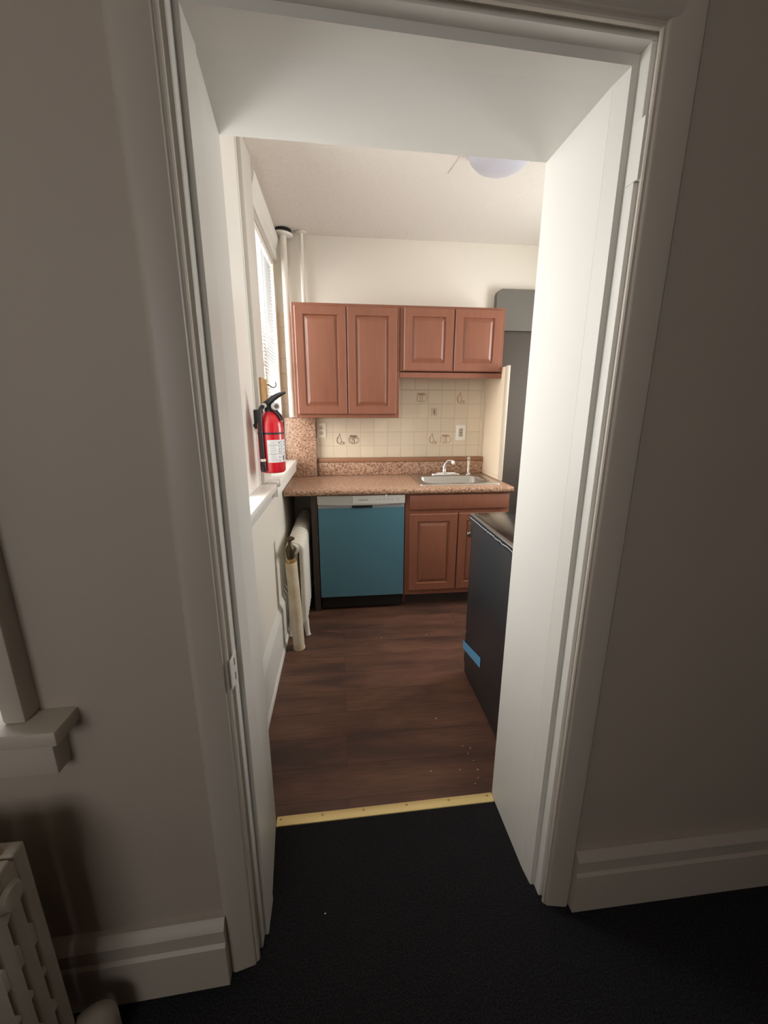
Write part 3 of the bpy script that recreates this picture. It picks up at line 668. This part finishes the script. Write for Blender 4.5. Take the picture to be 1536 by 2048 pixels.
# fire extinguisher
EX, EY = -0.342, 2.17
ex = thing('fire_extinguisher', (EX, EY, 1.115), 'red fire extinguisher with white label hanging beside the kitchen window', 'fire extinguisher')
R = 0.0575
body = [(0.0, 1.116), (0.048, 1.116), (0.0555, 1.122), (R, 1.130), (R, 1.340), (0.0555, 1.362), (0.049, 1.385), (0.038, 1.405), (0.026, 1.418), (0.0195, 1.424), (0.0, 1.425)]
MB().lathe([(r, h) for r, h in body], (EX, EY, 0), n=48).build('cylinder', M['red'], ex)
def wrap(m, r, a0, a1, z0, z1, n=24):
    A = [math.radians(a0 + (a1 - a0) * i / n) for i in range(n + 1)]
    for i in range(n):
        p = [(EX + rad * math.cos(a), EY + rad * math.sin(a)) for rad, a in ((r, A[i]), (r, A[i + 1]), (r + 0.0005, A[i + 1]), (r + 0.0005, A[i]))]
        m.prism(p, z0, z1)
    return m
lb = wrap(MB(), R + 0.0003, -100, 35, 1.172, 1.285).build('label', M['paper'], ex, smooth=False)
ik = MB()
wrap(ik, R + 0.0009, -92, -48, 1.259, 1.2605); wrap(ik, R + 0.0009, -92, -45, 1.2145, 1.216); wrap(ik, R + 0.0009, -48, -47, 1.247, 1.2605, 2); wrap(ik, R + 0.0009, -45, -44, 1.2145, 1.226, 2)
for z0, z1 in ((1.268, 1.275), (1.236, 1.240), (1.224, 1.228), (1.180, 1.184), (1.196, 1.200)):
    wrap(ik, R + 0.0009, -50, -44, z0, z1, 3)
for a0, z0, z1 in ((-30, 1.185, 1.188), (-30, 1.192, 1.203), (-26, 1.178, 1.205), (-18, 1.180, 1.186), (-18, 1.190, 1.196), (-18, 1.200, 1.206), (-18, 1.212, 1.222), (-18, 1.235, 1.242), (-18, 1.255, 1.262), (-18, 1.270, 1.276)):
    wrap(ik, R + 0.0009, a0, a0 + 4.5, z0, z1, 3)
ik.build('label_marks', M['ink'], lb, smooth=False)
gi = MB()
rng = random.Random(5)
for z0 in [1.178 + 0.0055 * i for i in range(19)]:
    if 1.211 < z0 < 1.219 or 1.256 < z0 < 1.264: continue
    a = rng.uniform(-88, -84); wrap(gi, R + 0.0008, a, a + rng.uniform(20, 30), z0, z0 + 0.0016, 5)
for a0 in (-38, -34):
    for z0 in [1.21 + 0.012 * i for i in range(6)]: wrap(gi, R + 0.0008, a0, a0 + 2, z0, z0 + 0.009, 2)
gi.build('label_text_lines', M['grey_ink'], lb, smooth=False)
wrap(MB(), R + 0.0004, -180, 180, 1.312, 1.3215, 48).build('strap', M['rubber'], ex, smooth=False)
# valve, levers, gauge, hose
vm = MB().lathe([(0.021, 1.422), (0.021, 1.436), (0.016, 1.440), (0.016, 1.462), (0.0, 1.464)], (EX, EY, 0), n=24)
vm.box(EX - 0.022, EX + 0.02, EY - 0.014, EY + 0.014, 1.438, 1.460, 0.004)
vm.build('valve', M['black'], ex)
MB().tube([(EX - 0.020, EY, 1.458), (EX, EY - 0.004, 1.468), (EX + 0.022, EY - 0.010, 1.488), (EX + 0.050, EY - 0.018, 1.505), (EX + 0.078, EY - 0.024, 1.516)], [0.012, 0.0155, 0.0145, 0.011, 0.005], 12).build('lever', M['black'], ex)
MB().tube([(EX + 0.010, EY - 0.008, 1.440), (EX + 0.032, EY - 0.014, 1.424), (EX + 0.050, EY - 0.018, 1.398), (EX + 0.055, EY - 0.02, 1.380)], [0.009, 0.009, 0.009, 0.007], 12).build('carry_handle', M['black'], ex)
ex.location = (-0.333, 2.05, 1.127); ex.scale = (1.08, 1.08, 0.955)
gd = Vector((0.55, -0.83, 0.0)).normalized(); gc = Vector((EX + 0.028, EY - 0.016, 1.449))
g = MB().lathe([(0.019, 0), (0.019, 0.012), (0.015, 0.014), (0.0, 0.0142)], gc, gd, 28).build('gauge', M['gauge'], ex)
MB().lathe([(0.011, 0), (0.011, 0.001), (0.0, 0.001)], gc + gd * 0.0145, gd, 20).build('dial', M['slot'], g)
MB().lathe([(0.011, 0), (0.012, 0.01), (0.0, 0.012)], (EX - 0.018, EY - 0.018, 1.452), (0.1, -1, 0), 20).build('pin', M['gauge'], ex)
hx = EX - 0.033; hy = EY - 0.062
MB().tube([(EX - 0.016, EY - 0.012, 1.450), (EX - 0.026, EY - 0.028, 1.446), (hx - 0.002, hy + 0.016, 1.425), (hx, hy + 0.004, 1.390), (hx, hy, 1.340), (hx + 0.001, hy, 1.24), (hx + 0.002, hy, 1.155)], [0.010, 0.0105, 0.010, 0.0095, 0.0095, 0.0095, 0.0095], 14).build('hose', M['rubber'], ex)
hz = MB().tube([(hx + 0.002, hy, 1.178), (hx + 0.002, hy, 1.165), (hx + 0.0025, hy, 1.140), (hx + 0.003, hy, 1.128)], [0.0105, 0.0118, 0.0125, 0.0115], 16).build('nozzle', M['black'], ex)
MB().lathe([(0.0122, 0), (0.0122, 0.012)], (hx + 0.002, hy, 1.180), n=18).build('hose_clip', M['plate'], ex)
br = thing('extinguisher_bracket', (-0.41, 2.07, 1.35), 'black wall bracket behind the red fire extinguisher', 'bracket')
MB().box(-0.4275, -0.384, 2.150, 2.180, 1.335, 1.430, 0.004).box(-0.4275, -0.400, 2.120, 2.186, 1.345, 1.36, 0.002).build('plate', M['black'], br)

# ------------------------------------------------------------------ kitchen radiator
def loop_pts(u0, u1, z0, z1, r, mk, n=7):
    pts = []
    for cu_, cz, a in ((u1 - r, z1 - r, 0), (u0 + r, z1 - r, 90), (u0 + r, z0 + r, 180), (u1 - r, z0 + r, 270)):
        for i in range(n + 1):
            d = math.radians(a + 90 * i / n); pts.append(mk(cu_ + r * math.cos(d), cz + r * math.sin(d)))
    return pts
def children_mesh(o): return [c for c in o.children]
rd = thing('radiator', (-0.29, 2.8, 0), 'white cast-iron radiator along the kitchen wall under the countertop end', 'radiator', None)
y0 = 2.40; npitch = 0.060; n_sec = 14
m = MB()
m.tube(loop_pts(-0.330, -0.248, 0.085, 0.632, 0.040, lambda a, b: (a, y0, b)), 0.02, 14, closed=True, flat=(0.019, 0.0235, (0, 1, 0)))
for zz in (0.115, 0.60):
    m.lathe([(0.030, -0.0305), (0.030, 0.0305)], (-0.289, y0, zz), (0, 1, 0), 18)
sec0 = m.build('section', M['rad'], rd)
for i in range(1, n_sec):
    c = sec0.copy(); COL.objects.link(c); c.parent = rd; c.location = (0, npitch * i, 0)
for yy in (y0, y0 + npitch * (n_sec - 1)):
    for xx in (-0.330, -0.246):
        MB().tube([(xx, yy, 0.11), (xx - (0.004 if xx < -0.29 else -0.004), yy, 0.05), (xx - (0.010 if xx < -0.29 else -0.010), yy - 0.006, 0.012), (xx - (0.012 if xx < -0.29 else -0.012), yy - 0.008, 0.0)], [0.020, 0.017, 0.015, 0.018], 14).build('leg', M['rad'], rd)
vp = thing('radiator_valve', (-0.29, 2.25, 0), 'aged riser pipe with dark brass valve at the near radiator end', 'pipe')
MB().tube([(-0.278, 2.245, 0.0), (-0.280, 2.245, 0.02), (-0.283, 2.245, 0.20), (-0.292, 2.25, 0.40), (-0.300, 2.25, 0.565)], [0.037, 0.0345, 0.0345, 0.0345, 0.034], 24).build('pipe', M['radold'], vp)
MB().lathe([(0.026, 0), (0.029, 0.004), (0.029, 0.018), (0.022, 0.022), (0.0, 0.022)], (-0.300, 2.25, 0.566), n=20).build('collar', M['brass_old'], vp)
MB().lathe([(0.020, 0), (0.023, 0.012), (0.025, 0.04), (0.027, 0.055), (0.022, 0.075), (0.013, 0.085), (0.010, 0.110), (0.0, 0.112)], (-0.300, 2.25, 0.588), n=20).cyl((-0.300, 2.262, 0.632), (-0.294, 2.345, 0.612), 0.019, 16).build('valve_body', M['brass_dark'], vp)
MB().lathe([(0.010, 0), (0.026, 0.006), (0.029, 0.014), (0.022, 0.019), (0.0, 0.017)], (-0.300, 2.25, 0.698), n=20).build('handle', M['brass_dark'], vp)
MB().lathe([(0.022, 0), (0.028, 0.003), (0.028, 0.024), (0.022, 0.027)], (-0.293, 2.343, 0.61), (0, 1, 0), 20).build('union', M['rad'], vp)

# ------------------------------------------------------------------ ceiling light
cl = thing('ceiling_light', (0.79, 2.16, HC), 'round flush dome ceiling light, switched off, in the kitchen', 'ceiling light')
MB().lathe([(0.150, 0.004), (0.164, 0.0), (0.166, 0.006), (0.180, 0.008), (0.184, 0.02), (0.178, 0.0275), (0.0, 0.0275)], (0.79, 2.165, HC - 0.028), n=56).build('rim', M['sill'], cl)
MB().lathe([(0.0, -0.092), (0.045, -0.090), (0.085, -0.080), (0.120, -0.062), (0.146, -0.036), (0.158, -0.008), (0.160, 0.0)], (0.79, 2.165, HC - 0.027), n=56).build('dome', M['dome'], cl)

tag(MB().tube([(0.640, 2.20, HC - 0.001), (0.630, 2.33, HC - 0.001), (0.612, 2.45, HC - 0.001)], 0.005, 8, flat=(0.006, 0.004, (0, 0, 1))).build('wire_channel', M['ceil']), 'thin painted-over strip on the ceiling left of the dome light', 'strip')

# ------------------------------------------------------------------ threshold, hinge, strike
th = thing('threshold_strip', (0.14, 1.155, 0), 'gold metal threshold strip between black carpet and wood floor', 'threshold')
sl = 0.010 / 0.81
def tsec(x):
    d = (x + 0.26) * sl
    return [(x, 1.134 + d, 0.0), (x, 1.135 + d, 0.003), (x, 1.146 + d, 0.0065), (x, 1.160 + d, 0.0065), (x, 1.170 + d, 0.003), (x, 1.171 + d, 0.0)]
MB().loft(tsec(-0.256), tsec(0.546)).build('strip', M['gold'], th, angle=20)
for i, x in enumerate((-0.243, -0.095, 0.055, 0.215, 0.375, 0.525)):
    MB().lathe([(0.0042, 0), (0.0030, 0.0016), (0.0, 0.002)], (x, 1.156 + (x + 0.26) * sl, 0.0063), n=12).build('screw', M['brass_old'], th)
hg = thing('door_hinge', (0.567, 0.845, 1.90), 'painted-over door hinge high on the right door jamb', 'hinge')
MB().box(0.5668, 0.5685, 0.8265, 0.8605, 1.852, 1.952, 0.0006, 1).build('leaf', M['trim'], hg)
MB().cyl((0.5720, 0.8300, 1.852), (0.5720, 0.8300, 1.952), 0.0050, 14).build('knuckle', M['trim'], hg)
sk_ = thing('strike_plate', (-0.2425, 0.80, 0.88), 'painted-over strike plate with worn paint on the left door jamb', 'strike plate')
MB().box(-0.2440, -0.2412, 0.775, 0.822, 0.845, 0.915, 0.001, 1).build('plate', M['trim'], sk_)
MB().box(-0.2413, -0.2408, 0.800, 0.806, 0.888, 0.905).box(-0.2413, -0.2408, 0.800, 0.806, 0.852, 0.870).build('screw_slots', M['slot'], sk_, smooth=False)

# crumbs on the kitchen floor
cr = [(0.239, 2.302, 3.0), (0.536, 2.307, 2.4), (0.426, 1.58, 3.0), (0.458, 1.292, 2.2), (0.338, 1.298, 2.4), (0.505, 1.408, 2.2), (0.515, 1.366, 2.0),
      (0.535, 1.394, 2.6), (0.530, 1.285, 2.8), (0.520, 1.248, 2.0), (0.500, 1.225, 1.8), (0.528, 1.33, 1.8)]
m = MB().ball((0, 0, 0), 1.0, 1.2, 0.9, 0.55, 1)
rng = random.Random(2)
for v in m.bm.verts: v.co *= rng.uniform(0.8, 1.2)
me0 = None
for i, (x, y, s) in enumerate(cr):
    if i == 0:
        o = m.build('paint_chip', M['crumb']); me0 = o.data
    else:
        o = bpy.data.objects.new('paint_chip', me0); COL.objects.link(o)
    o.location = (x, y, 0.0005 * s); o.scale = (s * 0.001,) * 3; o.rotation_euler = (0, 0, rng.uniform(0, 6))
    tag(o, 'tiny pale paint chip lying on the dark wood floor', 'paint chip', 'paint chips on the kitchen floor')
o = bpy.data.objects.new('lint_speck', me0); COL.objects.link(o); o.location = (-0.076, 0.862, 0.0013); o.scale = (0.0026, 0.0022, 0.0018)
tag(o, 'single pale lint speck on the black carpet', 'lint')

# ------------------------------------------------------------------ left window and radiator of the near room
ya = lambda x: yl(x)
struct(MB().box(-0.658, -0.616, 0.722, 0.775, 0.842, 2.14, 0.007).build('trim_11', M['ltrim']))
struct(MB().box(-1.50, -0.547, 0.692, 0.86, 0.808, 0.842, 0.007).build('window_sill', M['ltrim']))
struct(MB().box(-1.46, -0.578, 0.720, 0.772, 0.718, 0.808, 0.005).build('trim_12', M['ltrim']))
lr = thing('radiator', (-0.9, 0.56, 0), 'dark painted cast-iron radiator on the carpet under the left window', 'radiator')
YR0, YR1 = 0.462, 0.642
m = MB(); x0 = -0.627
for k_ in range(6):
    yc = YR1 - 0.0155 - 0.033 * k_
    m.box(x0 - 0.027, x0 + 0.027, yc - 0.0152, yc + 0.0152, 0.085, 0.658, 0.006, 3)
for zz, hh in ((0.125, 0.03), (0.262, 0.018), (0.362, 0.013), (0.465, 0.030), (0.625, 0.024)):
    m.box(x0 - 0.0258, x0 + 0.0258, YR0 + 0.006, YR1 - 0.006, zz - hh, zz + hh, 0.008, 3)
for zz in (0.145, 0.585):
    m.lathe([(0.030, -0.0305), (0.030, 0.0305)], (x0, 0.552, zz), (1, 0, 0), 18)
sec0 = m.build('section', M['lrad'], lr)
for i in range(1, 10):
    c = sec0.copy(); COL.objects.link(c); c.parent = lr; c.location = (-0.062 * i, 0, 0)
for xx in (x0, x0 - 0.062 * 9):
    for yy, d in ((YR0 + 0.02, -1), (YR1 - 0.02, 1)):
        MB().tube([(xx, yy, 0.12), (xx, yy + 0.006 * d, 0.05), (xx, yy + 0.010 * d, 0.0)], [0.022, 0.018, 0.024], 14).build('leg', M['lrad'], lr)
MB().lathe([(0.008, 0), (0.009, 0.012), (0.005, 0.018), (0.0, 0.02)], (x0 - 0.004, 0.615, 0.655), (0.2, 0.1, 1), 14).build('air_vent', M['brass_old'], lr)
MB().lathe([(0.022, 0), (0.026, 0.006), (0.020, 0.014), (0.0, 0.016)], (x0 + 0.024, 0.585, 0.60), (1, 0, 0), 18).build('plug', M['lrad'], lr)
lv = thing('inlet_pipe', (-0.56, 0.665, 0), 'painted inlet elbow pipe at the dark radiator corner beside the baseboard', 'pipe')
MB().tube([(-0.600, 0.640, 0.118)] + [(-0.592 + 0.032 * math.sin(a), 0.644 + 0.022 * math.sin(a), 0.086 + 0.032 * math.cos(a)) for a in [PI / 2 * q / 8 for q in range(9)]] + [(-0.560, 0.666, 0.04), (-0.560, 0.666, 0.0)], [0.021] + [0.023 + 0.002 * math.sin(PI * q / 8) for q in range(9)] + [0.023, 0.023], 24).build('elbow', M['lrad'], lv)

# ------------------------------------------------------------------ camera
f_, pitch, yaw, roll, ch = 803.224, 0.2503, 0.1096, 0.0022, 1.4328
fwd = Vector((math.sin(yaw) * math.cos(pitch), math.cos(yaw) * math.cos(pitch), -math.sin(pitch)))
rt = Vector((math.cos(yaw), -math.sin(yaw), 0)); upv = rt.cross(fwd)
r2 = math.cos(roll) * rt + math.sin(roll) * upv; u2 = -math.sin(roll) * rt + math.cos(roll) * upv
cam = bpy.data.cameras.new('camera'); co = bpy.data.objects.new('camera', cam); COL.objects.link(co)
cam.sensor_fit = 'VERTICAL'; cam.sensor_height = 36; cam.lens = 36 * f_ / 2048; cam.clip_start = 0.02
mx = Matrix((r2, u2, -fwd)).transposed().to_4x4(); mx.translation = (0, 0, ch)
co.matrix_world = mx
S.camera = co

# ------------------------------------------------------------------ light: overcast daylight through the windows, some of them added out of view
W = bpy.data.worlds.new('world'); S.world = W; W.use_nodes = True
W.node_tree.nodes['Background'].inputs[0].default_value = (0.97, 0.98, 1.0, 1)
W.node_tree.nodes['Background'].inputs[1].default_value = 2.5
def sky(name, loc, rot, sx, sz, power, col=(1, 0.985, 0.96)):
    l = bpy.data.lights.new(name, 'AREA'); l.shape = 'RECTANGLE'; l.size = sx; l.size_y = sz; l.energy = power; l.color = col
    o = bpy.data.objects.new(name, l); COL.objects.link(o); o.location = loc; o.rotation_euler = rot
    return o
R90 = PI / 2
LK, LN, LL, LR, LQ = 46, 23, 4, 9.6, 42
sky('daylight_kitchen_window', (-0.72, 2.83, 1.75), (0, -R90, 0), 1.35, 0.80, LK)
sky('daylight_near_window', (-0.72, 1.58, 1.67), (0, -R90, 0), 1.2, 0.55, LN)
sky('added_fill_right', (2.3, 2.4, 1.65), (0, R90, 0), 1.25, 0.78, LQ)  # added fill from the right, evens out the kitchen light
sky('daylight_left_window', (-1.05, 1.15, 1.45), (-R90, 0, 0), 0.75, 1.2, LL)
sky('added_fill_rear', (-0.95, -2.0, 1.75), (R90, 0, 0), 1.05, 1.2, LR, (1, 0.94, 0.86))  # added warm fill from behind the camera, brightens the doorway wall

# ------------------------------------------------------------------ colour management
S.view_settings.view_transform = 'Standard'
S.view_settings.look = 'None'
S.view_settings.exposure = 0.0
S.view_settings.gamma = 1.0
S.view_settings.use_curve_mapping = False
S.cycles.max_bounces = 14
S.cycles.diffuse_bounces = 8
S.cycles.transparent_max_bounces = 16
